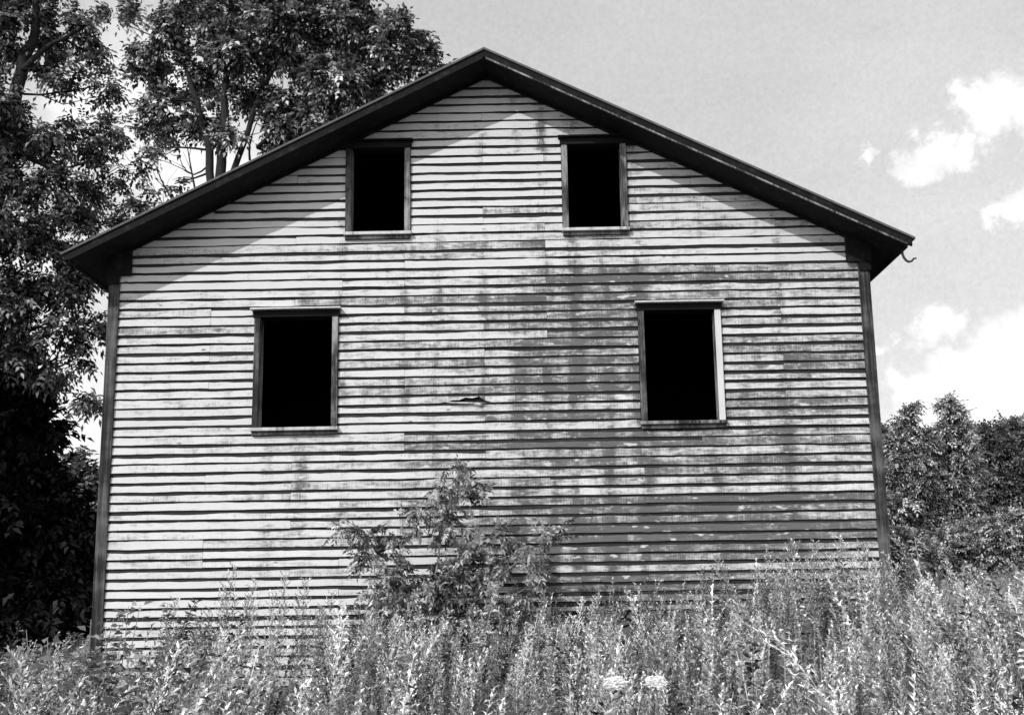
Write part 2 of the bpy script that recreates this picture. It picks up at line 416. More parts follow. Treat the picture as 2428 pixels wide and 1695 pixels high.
b = MB()
holes = [(w_['x0']-CW, w_['x1']+CW, w_['z0']-.03, w_['z1']+.085) for w_ in WINS]
boards(b, lambda x, o, z: (x, -o, z), -W-.01, W+.01, Z0, ZA, holes, 3, True)
boards(b, lambda x, o, z: (x, -o, z), -W-.01, -.9, Z0-8*EXPO, Z0-.01, (), 4, False)     # lower courses on the downhill side
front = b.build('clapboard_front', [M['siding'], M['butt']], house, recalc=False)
b = MB(); b.prism([(-.52, 2.176), (-.40, 2.158), (-.20, 2.150), (-.07, 2.133), (-.09, 2.150), (-.03, 2.158), (-.22, 2.166), (-.36, 2.172)], -.046, -.036)
b.build('split_board', M['siding'], house)
for sgn, nm in ((-1, 'a'), (1, 'b')):
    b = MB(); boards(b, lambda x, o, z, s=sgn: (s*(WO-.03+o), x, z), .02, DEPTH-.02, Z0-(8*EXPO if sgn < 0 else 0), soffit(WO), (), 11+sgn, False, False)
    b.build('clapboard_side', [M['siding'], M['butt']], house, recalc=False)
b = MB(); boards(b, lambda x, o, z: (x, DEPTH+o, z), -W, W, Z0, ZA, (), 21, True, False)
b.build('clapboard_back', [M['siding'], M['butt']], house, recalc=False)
# sheathing shell with real openings (0.14 thick), floors and ceilings, all near-black, room shade put into the colour
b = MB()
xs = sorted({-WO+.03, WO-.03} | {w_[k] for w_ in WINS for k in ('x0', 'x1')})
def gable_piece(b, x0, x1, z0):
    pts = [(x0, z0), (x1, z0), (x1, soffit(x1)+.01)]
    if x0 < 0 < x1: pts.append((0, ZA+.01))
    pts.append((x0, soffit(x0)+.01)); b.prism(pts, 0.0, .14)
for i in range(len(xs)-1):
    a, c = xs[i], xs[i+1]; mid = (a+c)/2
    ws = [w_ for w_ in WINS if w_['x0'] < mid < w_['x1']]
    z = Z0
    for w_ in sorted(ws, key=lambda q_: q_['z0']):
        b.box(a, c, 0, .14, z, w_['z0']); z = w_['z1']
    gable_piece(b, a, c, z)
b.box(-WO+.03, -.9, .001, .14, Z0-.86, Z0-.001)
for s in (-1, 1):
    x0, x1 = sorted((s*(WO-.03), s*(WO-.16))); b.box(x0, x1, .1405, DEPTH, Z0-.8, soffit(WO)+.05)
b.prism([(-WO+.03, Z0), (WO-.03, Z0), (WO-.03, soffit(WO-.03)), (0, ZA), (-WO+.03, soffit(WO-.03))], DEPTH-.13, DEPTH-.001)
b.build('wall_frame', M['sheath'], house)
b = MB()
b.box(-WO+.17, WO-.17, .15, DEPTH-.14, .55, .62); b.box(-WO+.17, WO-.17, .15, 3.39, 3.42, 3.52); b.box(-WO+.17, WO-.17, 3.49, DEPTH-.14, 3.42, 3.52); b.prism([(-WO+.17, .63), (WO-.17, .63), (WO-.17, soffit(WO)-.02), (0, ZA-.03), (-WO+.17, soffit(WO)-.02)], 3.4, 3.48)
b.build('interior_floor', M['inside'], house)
# stone foundation under the uphill half
b = MB(); b.box(-.9, WO-.05, .0, .3, -1.3, Z0-.004); b.box(-WO+.05, -.9, .02, .3, -1.8, Z0-.87)
b.box(WO-.35, WO-.04, .31, DEPTH, -1.3, Z0-.004); b.box(-WO+.04, -WO+.35, .31, DEPTH, -1.9, Z0-.85); b.box(-WO+.36, WO-.36, DEPTH-.3, DEPTH-.02, -1.3, Z0-.004)
b.build('foundation', M['stone'], house)
# corner boards: a front face board and a side face board
for s in (-1, 1):
    b = MB()
    x0, x1 = sorted((s*W, s*WO)); zb = Z0-.85 if s < 0 else Z0-.02
    zs = np.linspace(zb, soffit(WO)+.04, 9)
    b.box(x0, x1, -.040, -.001, zb, soffit(WO)+.02)
    y1 = .11; xa_, xb_ = sorted((s*(WO+.001), s*(WO+.018))); b.box(xa_, xb_, -.036, y1, zb, soffit(WO+.03)+.02)
    o = b.build('corner_board', M['corner'], house)
    bv = o.modifiers.new('bevel', 'BEVEL'); bv.width = .004; bv.segments = 2
    # block where the eave trim returns onto the gable
    b = MB()
    x0, x1 = sorted((s*(W-.135), s*(WO+.04))); b.prism([(x0, soffit(W)-.26), (x1, soffit(W)-.26), (x1, soffit(x1)+.01), (x0, soffit(x0)+.01)], -.075, -.042)
    x0, x1 = sorted((s*(W+.005), s*(WO+.03))); b.box(x0, x1, -.068, -.041, soffit(W)-.36, soffit(W)-.262)  # lower dark block added in place of the shadow on the corner board
    b.build('cornice_return', M['dark'], house)
# windows: each a part, its boards sub-parts
def window(w_, mats, label):
    x0, x1, z0, z1 = (w_[k] for k in ('x0', 'x1', 'z0', 'z1'))
    b = MB()                                                   # the jamb lining inside the opening
    d0, d1 = -.020, .145; tk = .006
    b.box(x0, x0+tk, d0, d1, z0+.002, z1-.002); b.box(x1-tk, x1, d0, d1, z0+.002, z1-.002)
    b.box(x0+tk, x1-tk, d0, d1, z1-tk, z1-.002, .5, 1); b.box(x0+tk, x1-tk, d0+.03, d1, z0+.002, z0+tk)  # top lining near-black, shade put into its colour
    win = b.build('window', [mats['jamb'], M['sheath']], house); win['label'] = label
    for s, key in ((-1, 'left'), (1, 'right')):
        b = MB(); a, c = (x0-CW+.004, x0+.004) if s < 0 else (x1-.004, x1+CW-.004)
        b.box(a, c, -.046, -.002, z0-.002, z1+.0)
        o = b.build('side_casing', mats[key], win); bv = o.modifiers.new('bevel', 'BEVEL'); bv.width = .004; bv.segments = 2
    b = MB(); b.box(x0-CW-.012, x1+CW+.012, -.058, -.002, z1+.001, z1+.075)
    b.build('head_casing', M['sheath'], win)  # near-black colour stands in for the shade under the drip cap
    b = MB(); e = .03; b.prism([(x0-CW-e, z1+.076), (x1+CW+e, z1+.076), (x1+CW+e, z1+.092), (x0-CW-e, z1+.092)], -.13 if w_['k'][0] == 'L' else -.115, -.003)
    b.build('drip_cap', M['pale'] if w_['k'][0] == 'L' else M['dark'], win)
    b = MB(); b.box(x0-CW-.01, x1+CW+.01, -.078, .10, z0-.040, z0-.003)
    o = b.build('sill', mats['sill'], win); bv = o.modifiers.new('bevel', 'BEVEL'); bv.width = .006; bv.segments = 2
    b = MB(); b.box(x0-CW+.005, x1+CW-.005, -.050, -.002, z0-.085, z0-.041)
    b.build('apron', M['casing_dark'], win)
cd_, cm, cw_ = M['casing_dark'], M['casing_mid'], M['casing_white']
window(WINS[0], dict(jamb=cm, left=cd_, right=cm, sill=M['sill']), 'open attic window tucked under the roof slope nearer the tall trees')
window(WINS[1], dict(jamb=cm, left=cm, right=cm, sill=M['sill']), 'open attic window tucked under the roof slope nearer the open sky')
window(WINS[2], dict(jamb=cm, left=cd_, right=cm, sill=M['sill']), 'larger open window with dark casings on both sides')
window(WINS[3], dict(jamb=cm, left=cd_, right=cw_, sill=M['casing_mid']), 'larger open window with one bright white casing')
# roof: deck with shingles on top, and its trim as sub-parts
def slopepoly(x0, x1, d0, d1, s):
    return [(s*x0, soffit(x0)+d0), (s*x1, soffit(x1)+d0), (s*x1, soffit(x1)+d1), (s*x0, soffit(x0)+d1)]
b = MB()
b.prism([(-EXD-.03, soffit(EXD+.03)+.103), (0, ZA+.103), (EXD+.03, soffit(EXD+.03)+.103), (EXD+.03, soffit(EXD+.03)+.128), (0, ZA+.128), (-EXD-.03, soffit(EXD+.03)+.128)], -OV-.02, DEPTH+OV)
roof = b.build('roof', M['shingle'], house)
for s in (-1, 1):
    b = MB(); b.prism(slopepoly(.0005, EXD, .020, .102, s), -OV, -OV+.045); o = b.build('rake_board', M['dark'], roof)
    b = MB(); b.prism(slopepoly(.02, EX+.02, .002, .0195, s), -OV-.010, -OV+.016)
    o = b.build('rake_strip', M['casing_mid'] if s > 0 else M['dark'], roof); o['label'] = 'pale strip under the dark rake board' if s > 0 else 'dull strip under the dark rake board'
    b = MB(); b.prism(slopepoly(.0005, EX, .0, .0195, s), -OV+.017, DEPTH+OV-.02); b.prism(slopepoly(.0005, EXD-.03, .020, .102, s), -OV+.046, DEPTH+OV-.01)
    b.build('soffit', M['dark'], roof)
    b = MB(); b.prism(slopepoly(EX+.002, EX+.028, -.02, .018, s), -OV+.018, DEPTH+OV-.03); b.build('eave_fascia', M['dark'], roof)
    b = MB(); b.prism(slopepoly(.0005, W-.10, -.032, -.001, s), -.06, -.03); b.build('rake_stain_strip', M['dark'], roof)  # dark strip added in place of the mould stains along the rake
# iron gutter hook left hanging at the right eave
hk = [(2139, 596), (2140, 604), (2144, 612), (2149, 618), (2155, 621), (2162, 619), (2167, 613), (2173, 612.5)]
b = MB(); b.tube([at(u/K, v/K, -.36) for u, v in hk], [.014, .014, .014, .014, .013, .012, .010, .008], 6); b.build('gutter_hook', M['iron'], roof, True)

# ------------------------------------------------------------------ trees and shrubs
def branch_path(p0, p1, n=5, bend=.12):
    p0 = np.array(p0, float); p1 = np.array(p1, float); L = np.linalg.norm(p1-p0)
    tt = np.linspace(0, 1, n)[:, None]
    w_ = rng.normal(size=3)*bend*L
    P = p0+(p1-p0)*tt + w_*np.sin(tt*math.pi) + np.array([0, 0, -.08*L])*np.sin(tt*math.pi)
    return P
def tree(name, label, cat, blobs, Y, trunks, leaf, nspray, spray_len, nl, ll, lw, group=None, spread=.5, bark='bark', tone_=(.5, .28), bare=(), droop=.5, limb_r=.035, shell=.45):
    """blobs: (u, v, r, depth offset) read off the photograph; trunks: lists of (u, v, radius) at depth Y"""
    C = np.array([at(u, v, Y+dy) for (u, v, r, dy) in blobs]); RR = np.array([r*mpp(Y+dy) for (u, v, r, dy) in blobs])
    tp = [[at(u, v, Y) for (u, v, r) in tr] for tr in trunks]
    base = tp[0][0].copy(); base[2] = float(ground_z(base[0], base[1]))
    root = empty(name, base); tag(root, label, cat, group)
    b = MB(); nodes = []
    for tr, pts in zip(trunks, tp):
        pts = [p.copy() for p in pts]
        if tr[0][1] > 900: pts[0][2] = float(ground_z(pts[0][0], pts[0][1]))-.05
        fine = []; rad = []
        for i in range(len(pts)-1):
            for k in range(4):
                s_ = k/4; fine.append(pts[i]*(1-s_)+pts[i+1]*s_+rng.normal(size=3)*tr[i][2]*.25); rad.append(tr[i][2]*(1-s_)+tr[i+1][2]*s_)
        fine.append(pts[-1]); rad.append(tr[-1][2])
        b.tube(fine, rad, 8); nodes += list(zip(fine, rad))
    NP = np.array([n_[0] for n_ in nodes]); NR = np.array([n_[1] for n_ in nodes])
    lb = b
    for c, r in zip(C, RR):
        dist = np.linalg.norm(NP-c, axis=1) + np.maximum(0, NP[:, 2]-c[2])*1.5
        i = int(np.argmin(dist)); p0 = NP[i]
        P = branch_path(p0, c); r0 = min(NR[i]*.6, limb_r)
        lb.tube(P, np.linspace(r0, r0*.4, len(P)), 5)
        for k in range(4):
            d = unit(1)[0]; d[2] = abs(d[2])*.6
            Q = branch_path(P[2+k % 3], c+d*r*.85, 4); lb.tube(Q, np.linspace(r0*.45, r0*.12, 4), 4)
    for (u0, v0, u1, v1, r) in bare:
        P = branch_path(at(u0, v0, Y), at(u1, v1, Y+rng.normal()*.4), 6, .06); lb.tube(P, np.linspace(r, r*.25, 6), 5)
        for k in range(4):
            q0 = P[2+k % 4]; d = (P[-1]-P[0])*.35+rng.normal(size=3)*.25*np.linalg.norm(P[-1]-P[0]); lb.tube(branch_path(q0, q0+d, 4), np.linspace(r*.4, r*.12, 4), 4)
    lb.build('trunk', M[bark], root, True, False)
    # foliage: sprays of leaflets scattered through the blobs, thinned in patches
    vol = RR**2.2; cnt = rng.multinomial(nspray, vol/vol.sum())
    LV = Leaves(); PP = []; DD = []; 
    for c, r, k in zip(C, RR, cnt):
        # each blob is a handful of twig clumps so that gaps stay open between them
        ncl = max(4, int(7+k/55)); cc = unit(ncl)*(rng.random((ncl, 1))**shell)*r*.9
        cc[:, 2] *= .8
        which = rng.integers(0, ncl, k); rad = r*spread*(.5+.7*rng.random(ncl))
        o = cc[which] + rng.normal(size=(k, 3))*rad[which][:, None]*.42*np.array([1, 1, .6])
        PP.append(c+o); dd = o/(np.linalg.norm(o, axis=1, keepdims=True)+1e-6)*.7+unit(k)*.8; dd[:, 2] -= droop*.5; DD.append(dd)
    P = np.concatenate(PP); D = np.concatenate(DD); D /= np.linalg.norm(D, axis=1, keepdims=True)
    sprays(LV, P, D, spray_len, nl, ll, lw, tone_)
    LV.build('crown', M[leaf], root)
    return root
def sprays(LV, P, D, spray_len, nl, ll, lw, tone_, flat=.6):
    n = len(P)
    N = unit(n)*(1-flat)+np.array([0, 0, 1.0])*flat*1.2; S = np.cross(D, N); S /= np.linalg.norm(S, axis=1, keepdims=True); N = np.cross(S, D)
    N /= np.linalg.norm(N, axis=1, keepdims=True)
    tn = np.clip(rng.normal(tone_[0], tone_[1], n), 0, 1)
    sc = .7+.6*rng.random(n)
    for i in range(nl):
        s_ = (i//2+.6)/(nl/2+.3); side = 1 if i % 2 else -1
        if i == nl-1: side = 0; s_ = 1.0
        pos = P + D*(spray_len*s_*sc)[:, None] - np.array([0, 0, 1])*(spray_len*.25*s_*s_*sc)[:, None]
        d = D*(.55 if side else 1)+S*side*.85+unit(n)*.25-np.array([0, 0, .25])
        nn = N+unit(n)*.45
        LV.kites(pos, d, nn, ll*sc*(.8+.4*rng.random(n)), lw*sc, np.clip(tn+rng.normal(size=n)*.12, 0, 1), .2, .2)

# A: big tree rising beyond the left edge of the picture, its crown hanging over the eave
A = [(60, 30, 95, 0), (180, 60, 60, .3), (150, 160, 55, .2), (235, 190, 45, .4), (-60, 60, 120, 0), (90, 120, 50, .6), (205, 120, 40, .6),
     (30, 290, 70, .2), (110, 300, 65, 0), (200, 310, 70, .5), (265, 375, 50, .7), (310, 440, 32, .8), (300, 470, 30, .8),
     (50, 400, 90, 0), (150, 420, 80, .3), (60, 520, 100, 0), (160, 530, 85, .4), (235, 520, 50, .8),
     (50, 640, 100, 0), (140, 640, 75, .3), (200, 650, 45, .6), (60, 740, 80, 0), (150, 740, 60, .2), (215, 720, 35, .5), (195, 790, 32, .4), (30, 800, 80, .1), (110, 810, 50, .2),
     (-90, 250, 150, -.3), (-120, 480, 170, -.4), (-100, 720, 160, -.3), (-230, 380, 180, -.5), (-240, 620, 180, -.4), (-60, -120, 170, 0), (120, -110, 120, .3)]
tree('leafy_tree', 'tall tree at the left edge whose drooping leafy boughs hang beside the eave', 'tree', A, 2.2,
     [[(-120, 1500, .22), (-100, 900, .19), (-30, 500, .15), (20, 330, .10), (48, 160, .085), (80, 60, .06), (100, -120, .04)], [(20, 330, .05), (110, 375, .03), (190, 440, .018), (265, 520, .008)],
      [(48, 160, .05), (100, 110, .035), (190, 60, .02)]],
     'leaf_a', 12500, .20, 7, .080, .038, shell=.38, spread=.33, limb_r=.022)
# B: the spreading tree behind the roof
Bb = [(345, 60, 70, 0), (330, 150, 55, .5), (455, 50, 90, 0), (430, 160, 75, .4), (360, 235, 55, .4), (290, 290, 30, .8), (560, 100, 100, 0), (520, -70, 120, 0), (680, 80, 105, -.4), (655, 200, 75, .3),
      (790, 60, 95, 0), (745, 175, 80, -.5), (870, 100, 78, 0), (850, 180, 65, .3), (935, 120, 42, .2), (970, 150, 34, 0), (640, -60, 110, 0), (770, -40, 80, 0), (610, 270, 52, -.3), (470, 270, 60, .2), (385, 300, 30, .5),
      (545, 200, 62, .6), (700, 260, 60, .2), (520, 300, 24, -.2), (392, 412, 16, .6), (335, 335, 26, .3), (800, 230, 70, .3), (905, 60, 45, 0), (260, 20, 32, .4), (640, 330, 60, .2), (740, 320, 60, 0)]
tree('leafy_tree', 'broad tree with several slim trunks spreading its crown behind the left roof slope', 'tree', Bb, 12.0,
     [[(500, 1250, .16), (497, 600, .14), (497, 400, .12), (500, 250, .09), (510, 120, .06), (530, -40, .03)], [(470, 1250, .12), (473, 500, .10), (470, 340, .09), (440, 230, .06), (400, 100, .03)],
      [(500, 480, .08), (535, 350, .07), (575, 230, .055), (640, 100, .04), (690, 40, .02)], [(575, 330, .05), (700, 220, .045), (820, 130, .03), (910, 110, .02)]],
     'leaf_b', 9600, .29, 7, .118, .066, spread=.29, bare=[(400, 470, 345, 360, .025), (440, 440, 415, 300, .03), (470, 370, 400, 350, .025), (420, 480, 330, 390, .02), (560, 360, 585, 250, .03)], limb_r=.03, shell=.4)
# C: dark trees low on the left
Cc = [(30, 850, 66, 0), (72, 900, 30, 0), (30, 950, 72, 0), (72, 1000, 30, .2), (40, 1060, 85, 0), (110, 1150, 50, .3), (60, 1180, 110, 0), (150, 1210, 80, .3), (190, 1180, 40, .4), (50, 1300, 110, 0), (150, 1310, 80, .2), (195, 1290, 50, .3),
      (-90, 1000, 150, 0), (-110, 1250, 160, 0), (30, 1390, 90, -.3), (130, 1400, 70, -.2), (210, 1360, 40, .2)]
tree('shaded_tree', 'dense near black tree filling the shade left of the house below the leafy boughs', 'tree', Cc, 3.6, [[(30, 1420, .16), (30, 1150, .13), (35, 830, .04)]],
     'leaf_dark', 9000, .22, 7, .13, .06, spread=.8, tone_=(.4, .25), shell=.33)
D_ = [(150, 1050, 45, 0), (185, 1080, 38, 0), (125, 1100, 50, 0), (215, 1095, 22, 0), (170, 1130, 60, 0), (210, 1150, 45, 0), (140, 1200, 70, 0), (200, 1230, 60, 0), (230, 1180, 40, .5), (230, 1290, 50, .5)]
tree('leafy_tree', 'small rounded grey tree peeping past the left corner board, half lost in shade', 'tree', D_, 9.0, [[(165, 1330, .10), (165, 1180, .08), (170, 1070, .03)]],
     'leaf_f', 3200, .25, 7, .12, .055, spread=.7)
tree('hanging_twig', 'short leafy twig poking out beside the left corner board against white sky', 'twig', [(205, 888, 20, 0), (222, 905, 18, 0), (200, 905, 14, .1)], 1.0, [[(250, 890, .012), (225, 886, .008), (200, 892, .004)]],
     'leaf_a', 46, .16, 7, .10, .035)
# right-hand group
E1 = [(2046, 908, 12, 0), (2047, 928, 17, 0), (2040, 955, 26, 0), (2055, 990, 34, .2), (2020, 1000, 28, 0), (2040, 1040, 46, 0), (2000, 1060, 36, .3), (2060, 1090, 45, 0), (2010, 1130, 46, 0), (2060, 1160, 45, .2), (1990, 990, 22, .4)]
tree('pointed_tree', 'slim pointed tree top right behind the house, nearest its corner board', 'tree', E1, 11.0, [[(2040, 1310, .07), (2040, 1100, .05), (2046, 915, .012)]], 'leaf_e', 5200, .15, 7, .066, .034, spread=.6)
E2 = [(2118, 903, 13, 0), (2120, 920, 17, 0), (2142, 906, 12, 0), (2145, 925, 17, 0), (2125, 955, 34, 0), (2150, 965, 26, .2), (2135, 1010, 48, 0), (2095, 1040, 34, 0), (2160, 1060, 46, .2), (2120, 1100, 52, 0), (2170, 1130, 46, 0), (2090, 1150, 45, 0), (2140, 1180, 50, 0)]
tree('pointed_tree', 'taller twin topped bushy tree in the middle of the right hand thicket', 'tree', E2, 11.4, [[(2130, 1310, .08), (2130, 1100, .05), (2130, 910, .012)]], 'leaf_e', 6200, .15, 7, .066, .034, spread=.6)
F1 = [(2215, 972, 30, 0), (2250, 970, 32, .3), (2190, 975, 22, 0), (2195, 1000, 36, 0), (2235, 1030, 60, 0), (2200, 1080, 55, 0), (2270, 1090, 60, 0), (2220, 1150, 60, 0)]
tree('leafy_tree', 'rounded darker tree behind the thicket on the right, lower than the twin topped one', 'tree', F1, 16.0, [[(2230, 1320, .12), (2230, 1100, .08), (2235, 960, .02)]], 'leaf_f', 5000, .20, 7, .085, .045, spread=.65)
F2 = [(2285, 950, 24, 0), (2320, 965, 40, 0), (2290, 990, 40, 0), (2330, 1010, 80, 0), (2295, 1060, 70, 0), (2340, 1120, 90, 0)]
tree('leafy_tree', 'dark tree cut off by the right edge, its top level with the sky gap', 'tree', F2, 17.0, [[(2310, 1320, .14), (2310, 1100, .1), (2310, 920, .02)]], 'leaf_f', 5000, .20, 7, .085, .045, spread=.65)
F3 = [(1960, 985, 45, 0), (2000, 990, 36, 0), (1985, 1050, 60, 0), (2075, 1010, 60, 0), (2060, 1100, 70, 0), (1950, 1100, 70, 0)]
tree('leafy_tree', 'far low tree line piece showing just beyond the right corner board', 'tree', F3, 22.0, [[(1990, 1320, .14), (1990, 1100, .1), (1990, 980, .02)]], 'leaf_f', 3000, .25, 7, .13, .065, spread=.7)
for (gb, Y, lab) in (([(2030, 1215, 40, 0), (2070, 1245, 42, 0), (2010, 1260, 38, 0), (2050, 1285, 40, -.2), (1990, 1300, 30, -.2)], 8.2, 'low pale shrub growing close behind the right corner of the house'),
                 ([(2120, 1225, 46, 0), (2160, 1210, 46, .2), (2100, 1265, 40, 0), (2150, 1265, 46, 0), (2190, 1250, 40, .2), (2130, 1300, 34, -.2)], 8.6, 'wide rounded shrub in front of the twin topped tree'),
                 ([(2230, 1200, 46, 0), (2270, 1180, 50, .2), (2310, 1220, 60, 0), (2230, 1260, 46, 0), (2280, 1270, 50, 0), (2250, 1310, 36, -.2)], 8.0, 'tall shrub at the right edge above the meadow weeds')):
    cu = gb[0][0]
    tree('shrub', lab, 'shrub', gb, Y, [[(cu+20, 1330, .035), (cu+25, 1260, .025), (cu+30, 1190, .01)]], 'leaf_e', 3800, .13, 7, .056, .028, 'shrubs at the foot of the right hand thicket', spread=.65)

# the sapling in front of the wall
S = [(1022, 1048, 20, 0), (1040, 1062, 24, 0), (1055, 1085, 24, 0), (1000, 1100, 34, 0), (1040, 1110, 36, -.1), (955, 1130, 32, -.1), (990, 1150, 34, 0), (930, 1150, 24, -.1), (1010, 1185, 30, 0), (1050, 1180, 22, 0), (950, 1185, 26, 0),
     (775, 1180, 22, -.2), (810, 1195, 28, -.2), (850, 1215, 32, -.1), (885, 1225, 30, 0), (830, 1250, 34, -.1), (880, 1275, 42, 0), (920, 1310, 46, 0), (850, 1310, 38, -.2), (880, 1350, 44, -.1),
     (1075, 1225, 36, 0), (1120, 1195, 26, 0), (1040, 1255, 44, .1), (1100, 1280, 44, 0), (1170, 1225, 28, 0), (1215, 1215, 28, 0), (1270, 1205, 20, 0), (1235, 1190, 20, 0), (1190, 1270, 34, 0), (1150, 1250, 32, 0), (1180, 1320, 36, 0),
     (970, 1300, 48, 0), (1020, 1330, 52, 0), (1100, 1345, 52, 0), (960, 1380, 54, 0), (1050, 1395, 54, -.1), (900, 1410, 50, -.2), (1130, 1400, 46, -.1), (1000, 1440, 50, -.2)]
tree('sapling', 'young tree with feathery compound leaves growing against the middle of the front wall', 'sapling', S, -.75,
     [[(965, 1500, .018), (970, 1360, .014), (985, 1230, .010), (1010, 1130, .007), (1030, 1050, .003)], [(960, 1480, .014), (900, 1350, .010), (850, 1240, .007), (780, 1185, .003)], [(975, 1480, .013), (1060, 1340, .010), (1160, 1260, .007), (1260, 1205, .003)]],
     'leaf_sap', 1350, .13, 11, .056, .023, bark='stem', limb_r=.006, spread=.6, droop=.2, tone_=(.5, .3))

# ------------------------------------------------------------------ weeds
def weed_variant(kind, h, seed):
    """returns (V (n*4,3), tone) of a plant standing at the origin"""
    r_ = np.random.default_rng(seed); L = Leaves()
    lean = np.array([.10, 0, 0])+r_.normal(size=3)*.05; lean[2] = 0
    def axis(s_): return np.array([0, 0, 1])*s_*h + lean*h*s_**2
    def stem(p0, p1, r):
        d = p1-p0
        for a in (0, 2.1, 4.2):
            o = np.array([math.cos(a), math.sin(a), 0])*r; o2 = np.array([math.cos(a+2.1), math.sin(a+2.1), 0])*r
            L.V.append(np.array([p0+o, p0+o2, p1+o2*.6, p1+o*.6])); L.T.append(np.full(4, .5)); L.n += 1
    if kind in ('rod', 'feather'):
        st = [axis(s_) for s_ in np.linspace(0, 1, 6)]
        for i in range(5): stem(st[i], st[i+1], .0035*(1-.14*i))
        n = int(58*h/.8)
        s_ = .12+.88*np.sort(r_.random(n)); th = np.arange(n)*2.4+r_.normal(size=n)*.3
        P = np.array([axis(q_) for q_ in s_])
        elev = .5+.5*s_+r_.normal(size=n)*.2
        D = np.stack([np.cos(th)*np.cos(elev), np.sin(th)*np.cos(elev), np.sin(elev)], -1)+lean*.8
        N = np.stack([-np.cos(th)*np.sin(elev), -np.sin(th)*np.sin(elev), np.cos(elev)], -1)
        ln = (.095-.055*s_)*(.8+.4*r_.random(n)) if kind == 'rod' else (.06-.03*s_)
        L.kites(P, D, N, ln, ln*.30+.004, np.clip(.38+.3*s_+r_.normal(size=n)*.16, 0, 1), .2, .3)
        if kind == 'feather':
            nb = 26
            for k in range(nb):
                q_ = .35+.65*k/nb; p = axis(q_); a = k*2.4; ln_ = .19*(1.15-q_)+.03
                d = np.array([math.cos(a)*.6, math.sin(a)*.6, .8]); m_ = 9
                pp = p+d*ln_*np.linspace(.15, 1, m_)[:, None]
                stem(p, pp[-1], .0014)
                dd = np.tile(d, (m_, 1))+r_.normal(size=(m_, 3))*.5
                L.kites(pp, dd, r_.normal(size=(m_, 3)), .028, .010, np.clip(.6+r_.normal(size=m_)*.2, 0, 1))
    elif kind == 'grass':
        n = 22
        for k in range(n):
            a = r_.random()*6.28; rr = r_.random()*.07; p = np.array([math.cos(a)*rr, math.sin(a)*rr, 0]); hh = h*(.55+.45*r_.random())
            out = np.array([math.cos(a), math.sin(a), 0])*hh*(.1+.3*r_.random())+lean*hh*2; tn_ = float(np.clip(r_.normal(.5, .18), 0, 1)); wd = .0026
            prev = p; sd = np.array([-math.sin(a), math.cos(a), 0])*wd
            for j in range(1, 5):
                s_ = j/4; q_ = p+np.array([0, 0, hh*(s_-.18*s_**3)])+out*s_**2
                w0 = 1-(j-1)/4.3; w1 = 1-j/4.3
                L.V.append(np.array([prev-sd*w0, prev+sd*w0, q_+sd*w1, q_-sd*w1])); L.T.append(np.full(4, tn_)); L.n += 1; prev = q_
            if r_.random() < .35:
                m_ = 8; pp = prev+np.array([0, 0, 1])*np.linspace(-.06, .05, m_)[:, None]
                L.kites(pp, r_.normal(size=(m_, 3))*.5+np.array([0, 0, .7]), r_.normal(size=(m_, 3)), .022, .006, .75)
    elif kind == 'leafy':
        st = [axis(s_) for s_ in np.linspace(0, 1, 5)]
        for i in range(4): stem(st[i], st[i+1], .004)
        n = int(48*h/.7); s_ = .15+.85*np.sort(r_.random(n)); th = np.arange(n)*2.4+r_.normal(size=n)*.3
        P = np.array([axis(q_) for q_ in s_]); elev = .35+r_.normal(size=n)*.3
        D = np.stack([np.cos(th)*np.cos(elev), np.sin(th)*np.cos(elev), np.sin(elev)], -1)
        P = P+D*.03*(1.3-s_)[:, None]
        N = np.tile([0, 0, 1.0], (n, 1))+r_.normal(size=(n, 3))*.3
        ln = (.095-.04*s_)*(.7+.6*r_.random(n))
        L.kites(P, D, N, ln, ln*.55, np.clip(.42+r_.normal(size=n)*.2, 0, 1), .12, .3)
    return L.data()
VAR = {k: [weed_variant(k, 1.0, 100*i+len(k)) for i in range(6)] for k in ('rod', 'feather', 'grass', 'leafy')}
def scatter(name, label, pts, kinds, hs, tones):
    Vs = []; Ts = []
    for (x, y), kd, h, tq in zip(pts, kinds, hs, tones):
        V, T = VAR[kd][rng.integers(6)]
        # turn about z a little (keeps the wind's lean), scale, and set on the ground
        a = rng.normal()*.7; ca, sa = math.cos(a), math.sin(a); sx = h*(.9+.2*rng.random())
        wx = sx if h > .5 else sx*1.15
        P = np.stack([(V[:, 0]*ca-V[:, 1]*sa)*wx, (V[:, 0]*sa+V[:, 1]*ca)*wx, V[:, 2]*sx], -1)
        P[:, 0] += P[:, 2]**2*float(np.clip(-.05*(x-.3), -.2, .2)+rng.normal()*.13); P[:, 1] += P[:, 2]**2*float(rng.normal()*.2); P += np.array([x, y, float(ground_z(x, y))-.01])
        Vs.append(P); Ts.append(np.clip(T*.9+.02+rng.normal()*.12+tq, 0, 1))
    o = quads(name, np.concatenate(Vs), np.concatenate(Ts), M['weed'])
    return tag(o, label, 'weeds', None, 'stuff')
def field(n, y0, y1, xl, xr, per=5):
    m_ = n//per; y = y0+(y1-y0)*rng.random(m_); d = y-CAM[1]; half = d*.4236
    x = CAM[0]+xl(half)+(xr(half)-xl(half))*rng.random(m_)
    k = rng.integers(0, m_, n)
    return np.stack([x[k]+rng.normal(size=n)*.085, np.minimum(y[k]+rng.normal(size=n)*.085, y1)], -1), k, rng.random(m_)[k], rng.normal(size=m_)[k]
